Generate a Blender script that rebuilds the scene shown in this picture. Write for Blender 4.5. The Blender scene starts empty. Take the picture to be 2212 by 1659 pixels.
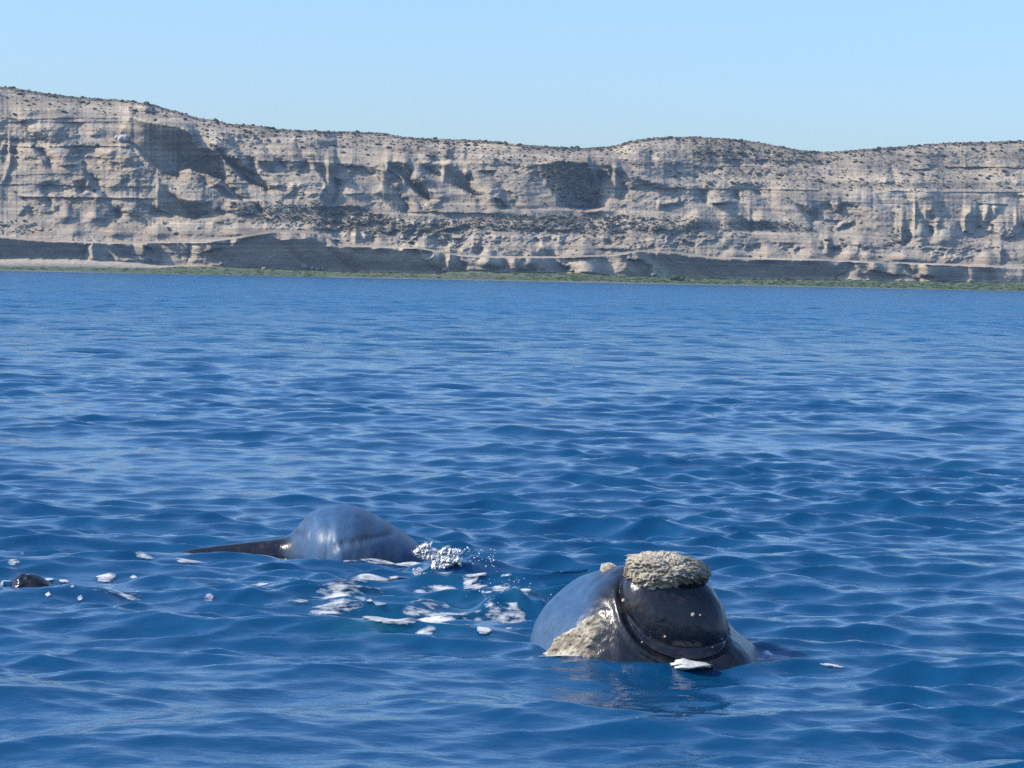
import bpy, math, random
import numpy as np
from mathutils import Matrix, Vector

rng = np.random.RandomState(7)
random.seed(7)
scn = bpy.context.scene
COL = scn.collection

# ------------------------------------------------------------------ camera
W = 2212.0                                    # working picture width in units of which all sizes were measured
F = 5648.0
CAMH = 4.5
PITCH = math.atan(247.5 / F)
ROLL = 0.0214
fw = np.array([0.0, math.cos(PITCH), -math.sin(PITCH)])
R0 = np.array([1.0, 0.0, 0.0])
U0 = np.array([0.0, math.sin(PITCH), math.cos(PITCH)])
CR = math.cos(ROLL) * R0 + math.sin(ROLL) * U0
CU = -math.sin(ROLL) * R0 + math.cos(ROLL) * U0
cam_data = bpy.data.cameras.new('camera')
cam_data.sensor_width = 36.0
cam_data.lens = F / W * 36.0
cam_data.clip_start = 0.5
cam_data.clip_end = 12000.0
cam = bpy.data.objects.new('camera', cam_data)
COL.objects.link(cam)
M = Matrix(((CR[0], CU[0], -fw[0], 0.0), (CR[1], CU[1], -fw[1], 0.0), (CR[2], CU[2], -fw[2], CAMH), (0, 0, 0, 1)))
cam.matrix_world = M
scn.camera = cam

# ------------------------------------------------------------------ sky, sun, exposure
SUN_EL = math.radians(40.0)
SUN_AZ = math.radians(-101.5)                 # clockwise from +Y: left of the view, a little behind the camera
world = bpy.data.worlds.new("World")
scn.world = world
world.use_nodes = True
wn = world.node_tree
bg = wn.nodes['Background']
sky = wn.nodes.new('ShaderNodeTexSky')
sky.sky_type = 'NISHITA'
sky.sun_disc = False
sky.sun_elevation = SUN_EL
sky.sun_rotation = SUN_AZ
sky.air_density = 1.0
sky.dust_density = 1.3
sky.ozone_density = 8.0
wn.links.new(sky.outputs[0], bg.inputs[0])
bg.inputs[1].default_value = 0.142
sun_dir = Vector((math.sin(SUN_AZ) * math.cos(SUN_EL), math.cos(SUN_AZ) * math.cos(SUN_EL), math.sin(SUN_EL)))
sl = bpy.data.lights.new('sun', 'SUN')
sl.energy = 2.6
sl.angle = math.radians(0.5)
sl.color = (1.0, 0.91, 0.78)
so = bpy.data.objects.new('sun', sl)
so.rotation_mode = 'QUATERNION'
so.rotation_quaternion = sun_dir.to_track_quat('Z', 'Y')
so.location = (-200, -50, 200)
COL.objects.link(so)
vs = scn.view_settings
vs.view_transform = 'Standard'
vs.look = 'None'
vs.exposure = 0.68
vs.gamma = 1.0
vs.use_curve_mapping = False
scn.render.filter_size = 1.7
scn.cycles.use_denoising = False
scn.cycles.max_bounces = 6
scn.cycles.diffuse_bounces = 0
scn.cycles.transparent_max_bounces = 96
scn.cycles.sample_clamp_indirect = 3.0

# ------------------------------------------------------------------ helpers
def dirs(px, py):
    """Direction (per metre of distance along +Y) of the sight line a measured position lies on."""
    px = np.asarray(px, float); py = np.asarray(py, float)
    a = (px - W / 2) / F; b = -(py - 829.5) / F
    d = fw + a[..., None] * CR + b[..., None] * CU
    return d / d[..., 1:2]

def on_sea(px, py):
    d = dirs(px, py)
    t = CAMH / -d[..., 2]
    return d * t[..., None] + np.array([0, 0, CAMH])

def crop(ox, oy, k):
    return lambda pts: np.array([(ox + x * k, oy + y * k) for x, y in pts], float)
cA = crop(0, 181.9, .17544); cB = crop(0, 388.1, .17544); cC = crop(363.8, 218.3, .17544)
cD = crop(363.8, 388.1, .17544); cE = crop(727.6, 254.7, .17544); cF = crop(727.6, 424.5, .17544)
cG = crop(1091.4, 388.1, .17544); cH = crop(1758.4, 303.2, .20504)
c3 = crop(0, 169.8, .34266); c4 = crop(727.6, 242.5, .34266); c5 = crop(1455.3, 242.5, .34211)

_lat = np.random.RandomState(3).rand(256, 256)
def vnoise(x, y):
    xi = np.floor(x).astype(int); yi = np.floor(y).astype(int)
    fx = x - xi; fy = y - yi
    fx = fx * fx * fx * (fx * (fx * 6 - 15) + 10); fy = fy * fy * fy * (fy * (fy * 6 - 15) + 10)
    a = _lat[xi & 255, yi & 255]; b = _lat[(xi + 1) & 255, yi & 255]
    c = _lat[xi & 255, (yi + 1) & 255]; d = _lat[(xi + 1) & 255, (yi + 1) & 255]
    return (a + (b - a) * fx) * (1 - fy) + (c + (d - c) * fx) * fy
def fbm(x, y, octs=5, gain=.5, seed=0.0):
    t = 0.0; amp = 1.0; n = 0.0
    for o in range(octs):
        t = t + amp * (vnoise(x + seed + o * 17.3, y + seed * 1.7 + o * 9.1) - .5) * 2
        n += amp; amp *= gain
        x, y = x * 1.93 + y * .52, y * 1.93 - x * .52
    return t / n
def sstep(a, b, x):
    t = np.clip((x - a) / (b - a), 0, 1)
    return t * t * (3 - 2 * t)
def in_poly(X, Y, poly):
    m = np.zeros(X.shape, bool)
    x0, y0 = poly.min(0); x1, y1 = poly.max(0)
    box = (X >= x0) & (X <= x1) & (Y >= y0) & (Y <= y1)
    if not box.any(): return m
    x = X[box]; y = Y[box]; r = np.zeros(x.shape, bool)
    for (ax, ay), (bx, by) in zip(poly, np.roll(poly, -1, 0)):
        if ay == by: continue
        r ^= ((ay > y) != (by > y)) & (x < (bx - ax) * (y - ay) / (by - ay) + ax)
    m[box] = r
    return m
def blur(a, n, axis):
    if n < 1: return a
    k = np.ones(2 * n + 1) / (2 * n + 1)
    p = np.moveaxis(a, axis, -1)
    q = np.concatenate([np.repeat(p[..., :1], n, -1), p, np.repeat(p[..., -1:], n, -1)], -1)
    c = np.cumsum(np.concatenate([np.zeros(q.shape[:-1] + (1,)), q], -1), -1)
    return np.moveaxis((c[..., 2 * n + 1:] - c[..., :-(2 * n + 1)]) / (2 * n + 1), -1, axis)

def grid_faces(nr, nc, wrap=False):
    i = np.arange(nr - 1)[:, None]; j = np.arange(nc if wrap else nc - 1)[None, :]
    jn = (j + 1) % nc
    return np.stack(np.broadcast_arrays(i * nc + j, i * nc + jn, (i + 1) * nc + jn, (i + 1) * nc + j), -1).reshape(-1, 4)

def mesh_np(name, V, Fc, mat=None, smooth=True, attrs=None, cols=None):
    V = np.asarray(V, np.float32).reshape(-1, 3); Fc = np.asarray(Fc, np.int32)
    used = np.zeros(len(V), bool); used[Fc.ravel()] = True
    if not used.all():
        re = np.cumsum(used) - 1; V = V[used]; Fc = re[Fc].astype(np.int32)
        if attrs: attrs = {k: np.asarray(v).reshape(len(used), -1)[used] for k, v in attrs.items()}
        if cols is not None: cols = np.asarray(cols).reshape(-1, 3)[used]
    me = bpy.data.meshes.new(name)
    k = Fc.shape[1]
    me.vertices.add(len(V)); me.vertices.foreach_set('co', V.ravel())
    me.loops.add(len(Fc) * k); me.loops.foreach_set('vertex_index', Fc.ravel())
    me.polygons.add(len(Fc))
    me.polygons.foreach_set('loop_start', np.arange(0, len(Fc) * k, k, dtype=np.int32))
    me.polygons.foreach_set('loop_total', np.full(len(Fc), k, np.int32))
    me.polygons.foreach_set('use_smooth', np.full(len(Fc), smooth, bool))
    me.update(calc_edges=True)
    for kx, v in (attrs or {}).items():
        a = me.attributes.new(kx, 'FLOAT', 'POINT'); a.data.foreach_set('value', np.asarray(v, np.float32).ravel())
    if cols is not None:
        a = me.attributes.new('col', 'FLOAT_COLOR', 'POINT')
        c = np.ones((len(V), 4), np.float32); c[:, :3] = np.asarray(cols).reshape(-1, 3)
        a.data.foreach_set('color', c.ravel())
    if mat: me.materials.append(mat)
    return me
def link(name, me, parent=None, loc=None):
    o = bpy.data.objects.new(name, me); COL.objects.link(o)
    if loc is not None: o.location = loc
    if parent is not None: o.parent = parent
    return o
def tag(o, label=None, cat=None, group=None, kind=None):
    if label: o['label'] = label
    if cat: o['category'] = cat
    if group: o['group'] = group
    if kind: o['kind'] = kind
    return o

def ico():
    t = (1 + 5 ** .5) / 2
    v = np.array([(-1, t, 0), (1, t, 0), (-1, -t, 0), (1, -t, 0), (0, -1, t), (0, 1, t), (0, -1, -t), (0, 1, -t), (t, 0, -1), (t, 0, 1), (-t, 0, -1), (-t, 0, 1)], float)
    v /= np.linalg.norm(v[0])
    f = np.array([(0, 11, 5), (0, 5, 1), (0, 1, 7), (0, 7, 10), (0, 10, 11), (1, 5, 9), (5, 11, 4), (11, 10, 2), (10, 7, 6), (7, 1, 8), (3, 9, 4), (3, 4, 2), (3, 2, 6), (3, 6, 8), (3, 8, 9), (4, 9, 5), (2, 4, 11), (6, 2, 10), (8, 6, 7), (9, 8, 1)])
    return v, f
def subdiv(v, f):
    v = list(map(tuple, v)); cache = {}; nf = []
    def mid(a, b):
        k = (min(a, b), max(a, b))
        if k not in cache:
            m = (np.array(v[a]) + np.array(v[b])) / 2; v.append(tuple(m / np.linalg.norm(m))); cache[k] = len(v) - 1
        return cache[k]
    for a, b, c in f:
        x, y, z = mid(a, b), mid(b, c), mid(c, a)
        nf += [(a, x, z), (b, y, x), (c, z, y), (x, y, z)]
    return np.array(v), np.array(nf)
ICO0 = ico(); ICO1 = subdiv(*ICO0); ICO2 = subdiv(*ICO1)

# ------------------------------------------------------------------ materials
class Mat:
    def __init__(s, name):
        s.m = bpy.data.materials.new(name); s.m.use_nodes = True
        s.nt = s.m.node_tree; s.b = s.nt.nodes['Principled BSDF']; s.out = s.nt.nodes['Material Output']
    def n(s, t, **k):
        x = s.nt.nodes.new(t)
        for a, b in k.items(): setattr(x, a, b)
        return x
    def l(s, a, b): s.nt.links.new(a, b)
    def attr(s, name): return s.n('ShaderNodeAttribute', attribute_name=name)
    def coords(s, scale=(1, 1, 1)):
        t = s.n('ShaderNodeTexCoord'); m = s.n('ShaderNodeMapping'); m.inputs['Scale'].default_value = scale
        s.l(t.outputs['Object'], m.inputs['Vector']); return m.outputs[0]
    def noise(s, scale, vec, detail=4, rough=.55):
        x = s.n('ShaderNodeTexNoise'); x.inputs['Scale'].default_value = scale
        x.inputs['Detail'].default_value = detail; x.inputs['Roughness'].default_value = rough
        s.l(vec, x.inputs['Vector']); return x.outputs[0]
    def ramp(s, fac, stops):
        r = s.n('ShaderNodeValToRGB'); e = r.color_ramp.elements
        e[0].position, e[0].color = stops[0][0], (*stops[0][1], 1)
        e[1].position, e[1].color = stops[-1][0], (*stops[-1][1], 1)
        for p, c in stops[1:-1]:
            x = e.new(p); x.color = (*c, 1)
        s.l(fac, r.inputs[0]); return r.outputs[0]
    def mix(s, a, b, fac, mode='MIX'):
        x = s.n('ShaderNodeMix', data_type='RGBA', blend_type=mode)
        for sock, v in ((x.inputs[0], fac), (x.inputs[6], a), (x.inputs[7], b)):
            if hasattr(v, 'is_linked') or hasattr(v, 'links'): s.l(v, sock)
            else: sock.default_value = v if isinstance(v, (int, float)) else (*v, 1)
        return x.outputs[2]
    def math(s, op, a, b=0.0):
        x = s.n('ShaderNodeMath', operation=op)
        for sock, v in ((x.inputs[0], a), (x.inputs[1], b)):
            if hasattr(v, 'links'): s.l(v, sock)
            else: sock.default_value = v
        return x.outputs[0]
    def bump(s, h, dist, strength=1.0, normal=None):
        x = s.n('ShaderNodeBump'); x.inputs['Strength'].default_value = strength
        if hasattr(dist, 'links'): s.l(dist, x.inputs['Distance'])
        else: x.inputs['Distance'].default_value = dist
        s.l(h, x.inputs['Height'])
        if normal is not None: s.l(normal, x.inputs['Normal'])
        return x.outputs[0]
    def set(s, **k):
        for a, b in k.items():
            sock = s.b.inputs[a.replace('_', ' ')]
            if hasattr(b, 'links'): s.l(b, sock)
            else: sock.default_value = b if isinstance(b, (int, float)) else (*b, 1)

def mat_rock():
    m = Mat('cliff_rock')
    v = m.coords()
    big = m.noise(.05, v, 5, .6)
    c = m.mix(m.attr('col').outputs['Color'], m.ramp(big, [(.3, (.80, .80, .83)), (.7, (1.14, 1.11, 1.06))]), 1.0, 'MULTIPLY')
    st = m.noise(1.0, m.coords((.012, .012, .45)), 4, .6)
    c = m.mix(c, m.ramp(st, [(.34, (.78, .78, .79)), (.5, (1, 1, 1)), (.66, (1.16, 1.12, 1.03))]), 1.0, 'MULTIPLY')
    fine = m.noise(.9, v, 4, .7)
    c = m.mix(c, m.ramp(fine, [(.25, (.72, .73, .76)), (.5, (1, 1, 1)), (.8, (1.15, 1.13, 1.1))]), 1.0, 'MULTIPLY')
    m.set(Base_Color=c, Roughness=.95, Normal=m.bump(m.noise(.55, v, 5, .65), .6, .5))
    m.b.inputs['Specular IOR Level'].default_value = .15
    return m.m
def mat_beach():
    m = Mat('beach_ground'); v = m.coords()
    c = m.mix(m.attr('col').outputs['Color'], m.ramp(m.noise(.5, v, 4, .7), [(.3, (.6, .6, .62)), (.7, (1.3, 1.3, 1.25))]), 1.0, 'MULTIPLY')
    m.set(Base_Color=c, Roughness=.9, Normal=m.bump(m.noise(.8, v, 4, .65), .6, .6))
    return m.m
def mat_scrub(name, a, b):
    m = Mat(name); oi = m.n('ShaderNodeObjectInfo')
    f = m.noise(.6, m.coords(), 3, .7)
    m.set(Base_Color=m.ramp(f, [(.3, a), (.7, b)]), Roughness=.9)
    m.b.inputs['Specular IOR Level'].default_value = .1
    return m.m
def mat_water():
    m = Mat('sea_water')
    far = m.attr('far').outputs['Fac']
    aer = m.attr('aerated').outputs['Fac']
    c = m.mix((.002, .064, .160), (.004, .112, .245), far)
    c = m.mix(c, (.01, .12, .13), aer)
    v1 = m.coords((.55, 1.0, 1.0))
    b1 = m.bump(m.noise(5.0, v1, 4, .6), .026, .6)
    n2 = m.noise(1.0, m.coords((.30, .55, 1.0)), 4, .6)
    b2 = m.bump(n2, m.math('MULTIPLY', far, 1.1), 1.0, b1)
    n3 = m.noise(1.0, m.coords((.05, .07, 1.0)), 3, .6)
    b2 = m.bump(n3, m.math('MULTIPLY', far, 3.5), 1.0, b2)
    m.set(Base_Color=c, Roughness=m.math('ADD', .06, m.math('MULTIPLY', far, .20)), Normal=b2)
    m.l(m.math('SUBTRACT', 1.47, m.math('MULTIPLY', far, .24)), m.b.inputs['IOR'])
    return m.m
def mat_whale():
    m = Mat('whale_skin'); v = m.coords()
    n = m.noise(2.6, v, 5, .68); n2 = m.noise(16.0, v, 4, .7); n3 = m.noise(38.0, v, 2, .6)
    c = m.ramp(n, [(.36, (.009, .011, .018)), (.56, (.013, .014, .020)), (.70, (.045, .034, .030)), (.8, (.07, .05, .042))])
    c = m.mix(c, m.ramp(n2, [(.42, (.8, .8, .8)), (.72, (1.9, 1.75, 1.6))]), .6, 'MULTIPLY')
    c = m.mix(c, m.ramp(n3, [(.70, (0, 0, 0)), (.76, (.05, .047, .042))]), 1.0, 'ADD')
    sheen_fac = m.attr('sky_sheen').outputs['Fac']
    sheen_col = m.ramp(m.noise(5.0, m.coords((1.6, 1.0, .25)), 5, .65), [(.35, (.034, .092, .190)), (.7, (.062, .145, .270))])  # blue of the sky reflected on wet skin, painted into the base colour
    c = m.mix(c, sheen_col, sheen_fac)
    streak = m.noise(7.0, m.coords((1.0, 1.0, .10)), 4, .6)
    wet = m.attr('dry').outputs['Fac']
    rg = m.math('ADD', m.math('ADD', m.math('MULTIPLY', n2, .14), m.math('MULTIPLY', streak, .10)), m.math('ADD', .05, m.math('MULTIPLY', wet, .26)))
    m.set(Base_Color=c, Roughness=rg, Normal=m.bump(streak, .02, .5, m.bump(n2, .008, .5)))
    m.b.inputs['IOR'].default_value = 1.5
    return m.m
def mat_callosity():
    m = Mat('callosity_crust'); v = m.coords()
    n = m.noise(16.0, v, 5, .7); n2 = m.noise(4.5, v, 3, .6)
    c = m.ramp(n, [(.24, (.15, .13, .10)), (.37, (.44, .385, .29)), (.52, (.62, .55, .42)), (.8, (.74, .67, .54))])
    c = m.mix(c, m.ramp(n2, [(.36, (.36, .34, .33)), (.58, (1, 1, 1))]), .85, 'MULTIPLY')
    m.set(Base_Color=c, Roughness=.75, Normal=m.bump(n, .03, .9))
    return m.m
def mat_foam(name='sea_foam', col=(.80, .80, .77), vec=(.38, 1.0, 1.0), lo=.30, hi=.95):
    m = Mat(name)
    d = m.attr('dens').outputs['Fac']
    n = m.noise(9.0, m.coords(vec), 5, .7)
    n = m.math('MULTIPLY', m.math('SUBTRACT', n, .5), 1.9)
    a = m.math('ADD', n, m.math('MULTIPLY', d, 1.15))
    al = m.n('ShaderNodeMapRange'); al.inputs[1].default_value = lo; al.inputs[2].default_value = hi; al.inputs[4].default_value = .95
    m.l(a, al.inputs[0])
    m.set(Base_Color=col, Roughness=.5, Alpha=al.outputs[0])
    return m.m
def mat_spray():
    m = Mat('spray'); m.set(Base_Color=(.96, .97, .98), Roughness=.4)
    return m.m
def mat_plain(name, c, r=.8):
    m = Mat(name); n = m.noise(6.0, m.coords(), 4, .6)
    m.set(Base_Color=m.mix(c, m.ramp(n, [(.3, (.7, .7, .7)), (.7, (1.2, 1.2, 1.2))]), 1.0, 'MULTIPLY'), Roughness=r); return m.m
ROCK = mat_rock(); BEACH = mat_beach(); WATER = mat_water(); SKIN = mat_whale(); CALL = mat_callosity(); FOAM = mat_foam(); SHEET = mat_foam('torn_water', (.93, .94, .95), (1.6, 1.0, 1.2), .16, .62); SPRAY = mat_spray()
SCRUB = mat_scrub('dry_scrub', (.08, .078, .056), (.16, .145, .105))
WEED = mat_scrub('green_weed', (.025, .05, .012), (.07, .12, .025))
WHITE = mat_plain('white_skin', (.75, .74, .70), .5)
STONE = mat_plain('boulder_stone', (.36, .32, .27), .9)

# ------------------------------------------------------------------ the coast: measured lines
def line(*parts):
    p = np.concatenate(parts); p = p[np.argsort(p[:, 0])]
    lo, hi = p[0, 0], p[-1, 0]
    return lambda s: np.interp(s, p[:, 0], p[:, 1]) + ROLL * (np.minimum(s - lo, 0) + np.maximum(s - hi, 0))
SKY_L = line(c3([(-2600, 40), (-900, 20), (0, 50), (100, 60), (250, 85), (330, 98), (480, 115), (620, 125), (780, 135), (880, 150), (960, 160), (1050, 190), (1150, 215), (1250, 250), (1330, 258), (1450, 285), (1550, 290), (1650, 300), (1750, 320), (1850, 325), (1950, 328), (2050, 332)]),
             c4([(0, 122), (160, 125), (320, 135), (420, 155), (560, 165), (700, 172), (900, 175), (1000, 185), (1100, 197), (1200, 208), (1330, 218), (1450, 222), (1560, 225), (1680, 220), (1780, 205), (1850, 182), (1950, 165), (2050, 158)]),
             c5([(0, 155), (130, 155), (300, 165), (440, 178), (560, 195), (640, 210), (760, 232), (850, 245), (950, 250), (1050, 247), (1150, 238), (1300, 225), (1450, 215), (1600, 203), (1750, 192), (1900, 190), (2050, 186), (2212, 180), (3200, 190), (5000, 250)]))
SHORE_L = line(c3([(-2600, 1160), (0, 1210), (560, 1222), (1000, 1235), (1500, 1245), (2000, 1255)]), c4([(0, 1038), (700, 1055), (1400, 1068), (2100, 1082)]), c5([(0, 1085), (700, 1098), (1400, 1115), (2212, 1135), (5000, 1210)]))
FOOT_L = line(c3([(-2600, 1080), (0, 1138), (500, 1140), (850, 1160), (1000, 1175), (1250, 1180), (1600, 1192), (2000, 1210)]), c4([(0, 1005), (600, 1015), (800, 1000), (1200, 1010), (1500, 1015), (1900, 1035)]), c5([(0, 1040), (300, 1050), (700, 1055), (1100, 1058), (1400, 1064), (1800, 1070), (2212, 1075), (5000, 1120)]))
LIP_L = line(c3([(-2600, 960), (0, 1000), (300, 1025), (580, 1033), (850, 1035), (1300, 1030), (1540, 995), (1740, 962), (2000, 975), (2080, 1010)]), c4([(0, 842), (510, 855), (640, 880), (800, 905), (1000, 915), (1300, 915), (1700, 905), (1900, 876)]), c5([(0, 885), (260, 922), (980, 932), (1200, 945), (1800, 965), (2212, 985), (5000, 1020)]))
MID_L = line(c3([(-2600, 840), (0, 890), (600, 890), (1250, 885), (1800, 850), (2000, 830)]), c4([(0, 600), (450, 640), (900, 650), (1600, 640), (2100, 680)]), c5([(0, 700), (700, 745), (1500, 800), (2212, 800), (5000, 850)]))
UP_L = line(c3([(-2600, 380), (0, 430), (500, 430), (850, 430), (1400, 480), (1900, 525)]), c4([(0, 335), (500, 325), (1300, 330), (1800, 390)]), c5([(0, 485), (900, 495), (2212, 510), (5000, 560)]))

sx = np.concatenate([np.linspace(-2400, -60, 170, endpoint=False), np.arange(-60, 2272, 1.7), np.linspace(2274, 4600, 170)])
NR = 300; NB = 22
ysh = SHORE_L(sx); yft = FOOT_L(sx); ysk = SKY_L(sx); ylip = LIP_L(sx); ymid = MID_L(sx); yup = UP_L(sx)
yft = yft + 1.0 * fbm(sx / 25.0, sx * 0 + 5, 3)
v = np.linspace(0, 1, NR)[:, None]
PY = yft[None, :] + (ysk - yft)[None, :] * v
S = np.broadcast_to(sx[None, :], PY.shape).copy()
DSH = CAMH / -dirs(sx, ysh)[:, 2]             # distance of the water's edge
DSH = np.polyval(np.polyfit(sx[(sx > -50) & (sx < 2260)], DSH[(sx > -50) & (sx < 2260)], 1), np.clip(sx, -600, 2800))
DSH = DSH + 2 * fbm(sx / 160.0, sx * 0, 3)
mpp = DSH / F                                  # metres per unit on the cliff

# slope (run per rise) in the geological zones
b = np.where(PY > ylip, .42, np.where(PY > ymid, 1.15, np.where(PY > yup, .75, 1.25)))
near_sky = sstep(34, 4, PY - ysk[None, :])
b = blur(blur(b, 3, 0), 3, 0) + 2.0 * near_sky
b = b * np.clip(1 + .45 * fbm(S / 110, PY / 22, 4, .55, 2) + 1.1 * fbm(S / 420, PY / 8 + .6 * fbm(S / 60, S * 0, 2), 3, .6, 12), .12, 3)

# faces turned away from the sun: (outline, run of the face)
FACES = [
 (cC([(-484, 182), (-334, 232), (0, 285), (200, 330), (290, 420), (330, 540), (470, 690), (640, 850), (680, 970), (540, 930), (250, 840), (110, 870), (120, 960), (0, 930), (-74, 882), (-324, 712), (-434, 572), (-504, 482), (-604, 392), (-514, 272)]), .80),
 (cD([(-150, -20), (0, 160), (130, 240), (540, 260), (410, 360), (480, 440), (330, 490), (140, 450), (0, 410), (-150, 350)]), .8),
 (cD([(330, 20), (450, 80), (700, 90), (860, 180), (930, 260), (800, 230), (640, 190), (600, 110), (450, 110)]), .8),
 (cC([(640, 940), (760, 1050), (930, 1230), (840, 1200), (700, 1060)]), .9),
 (cC([(480, 490), (620, 590), (720, 700), (860, 730), (850, 790), (900, 880), (1080, 960), (1220, 1070), (1220, 1110), (1100, 1050), (880, 960), (780, 830), (640, 700), (520, 560)]), 1.0),
 (cC([(1080, 750), (1370, 750), (1310, 800), (1310, 900), (1230, 890), (1090, 830)]), .8),
 (cC([(1790, 760), (2060, 790), (2070, 930), (2095, 1100), (2080, 1190), (1980, 1280), (1880, 1200), (1960, 1000), (1840, 880)]), .8),
 (cE([(340, 590), (640, 640), (630, 690), (700, 840), (780, 890), (800, 970), (880, 1060), (870, 1200), (760, 1150), (620, 1060), (450, 940), (560, 860), (480, 720)]), .8),
 (cE([(560, 530), (850, 540), (940, 650), (900, 740), (950, 830), (1090, 930), (1180, 1020), (1020, 960), (860, 840), (760, 690), (640, 640)]), .9),
 (cE([(1180, 560), (1400, 560), (1560, 700), (1660, 690), (1610, 790), (1620, 880), (1730, 990), (1600, 920), (1500, 860), (1300, 790), (1300, 660)]), .85),
 (c4([(1270, 320), (1430, 300), (1580, 310), (1630, 390), (1660, 520), (1650, 600), (1560, 620), (1400, 600), (1340, 500), (1290, 420)]), .62),
 (c4([(1690, 335), (1770, 360), (1820, 480), (1790, 560), (1740, 540), (1740, 420)]), .9),
 (cG([(430, 820), (530, 870), (600, 980), (770, 1060), (750, 1140), (560, 1150), (420, 1140), (480, 1080), (440, 1020), (400, 930)]), .8),
 (cG([(1520, 990), (1700, 1000), (1820, 1080), (1780, 1200), (1520, 1200), (1340, 1150), (1500, 1090)]), .8),
 (c5([(-192, 877), (0, 890), (270, 925), (980, 935), (1050, 980), (1080, 1020), (1000, 1056), (350, 1052), (0, 1042), (-110, 1030), (-110, 970)]), .45),
 (cB([(-900, 680), (0, 710), (300, 710), (500, 740), (850, 760), (1140, 780), (1000, 900), (950, 975), (600, 980), (100, 970), (-900, 960)]), .42),
 (cB([(1240, 790), (1620, 800), (1640, 960), (1500, 980), (1390, 920), (1340, 860)]), .6),
 (cB([(1775, 820), (1880, 850), (1880, 930), (1800, 940)]), .8),
 (cD([(430, 900), (700, 830), (880, 740), (990, 670), (1240, 640), (1350, 720), (1800, 700), (1950, 800), (2212, 820), (3054, 857), (3114, 977), (3274, 927), (3364, 1067), (3374, 1160), (2074, 1140), (1000, 1115), (900, 1050), (450, 1020)]), .42),
 (cF([(1350, 650), (1440, 650), (1520, 760), (1590, 860), (1580, 935), (1500, 955), (1360, 945), (1350, 790), (1390, 740)]), .7),
 (cF([(1690, 560), (1800, 660), (1740, 740), (1640, 670)]), .9),
 (cF([(190, 460), (260, 470), (270, 590), (200, 580)]), .7), (cF([(310, 480), (350, 470), (380, 560), (330, 560)]), .7),
 (cF([(820, 460), (900, 480), (860, 540), (800, 530)]), .8), (cF([(1290, 510), (1350, 530), (1380, 610), (1320, 580)]), .8),
 (c5([(920, 790), (1000, 860), (1000, 915), (960, 900)]), 1.1), (c5([(1180, 840), (1290, 905), (1230, 885)]), 1.0),
 (c5([(600, 815), (750, 910), (690, 890)]), .9), (c5([(370, 840), (490, 892), (440, 880)]), .9), (c5([(1150, 830), (1180, 850), (1170, 890)]), .9),
 (cH([(1560, 820), (1640, 740), (1720, 800), (1730, 920), (1680, 970), (1580, 960)]), .8),
 (cH([(1160, 740), (1260, 740), (1260, 840), (1160, 830)]), .7), (cH([(1800, 760), (1860, 760), (1850, 910), (1770, 900)]), .7),
 (cH([(1880, 720), (1950, 720), (1940, 830), (1890, 830)]), .7), (cH([(2110, 800), (2190, 870), (2190, 960), (2110, 940)]), .7),
 (cH([(160, 650), (270, 660), (260, 760), (220, 740)]), .7), (cH([(1050, 720), (1075, 720), (1075, 1040), (1055, 1040)]), 1.0),
 (cH([(230, 930), (280, 870), (420, 840), (380, 880), (250, 950)]), .9), (cH([(860, 880), (940, 900), (1020, 1040), (920, 1130), (860, 1000)]), .6),
 (cH([(1280, 900), (1330, 900), (1330, 980), (1280, 1010)]), .7), (cH([(1900, 1150), (1980, 1160), (2010, 1300), (1960, 1320)]), .8),
 (cH([(1400, 1150), (1450, 1150), (1475, 1230), (1420, 1200)]), .8),
 (c5([(740, 560), (840, 580), (880, 640), (880, 740), (820, 640)]), .8), (c5([(400, 660), (490, 670), (490, 760), (410, 720)]), .8),
 (cH([(500, 1390), (600, 1370), (800, 1410), (1200, 1430), (1280, 1466), (900, 1455), (740, 1484), (600, 1484)]), .5),
 (cA([(40, 740), (160, 770), (180, 860), (20, 860)]), .8), (cA([(90, 860), (170, 900), (180, 1000), (120, 1140), (40, 1240), (0, 1240), (90, 1080)]), .7),
 (cA([(900, 1190), (1060, 1180), (1060, 1280), (990, 1350), (940, 1280)]), .8), (cB([(1160, 240), (1320, 240), (1210, 310), (1160, 300)]), .8),
 (cB([(240, 440), (340, 320), (370, 320), (300, 440), (220, 470)]), 1.0), (cB([(640, 300), (740, 380), (720, 450), (670, 400)]), .8),
 (cA([(1660, 260), (1850, 300), (1900, 390), (1750, 360)]), .6), (cE([(1930, 980), (2040, 1040), (2090, 1130), (1990, 1110)]), .9),
 (cG([(1880, 270), (1960, 290), (2140, 250), (2140, 300), (1990, 350), (1880, 370)]), .8), (cG([(1650, 750), (1770, 825), (1690, 810)]), .9),
 (cG([(650, 700), (730, 780), (690, 830), (640, 800)]), .8), (cG([(1180, 690), (1270, 730), (1290, 830), (1200, 800)]), .7),
 (cE([(1260, 440), (1400, 450), (1350, 520), (1270, 500)]), .8), (cE([(1520, 460), (1600, 500), (1610, 550), (1550, 520)]), .9),
]
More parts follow.
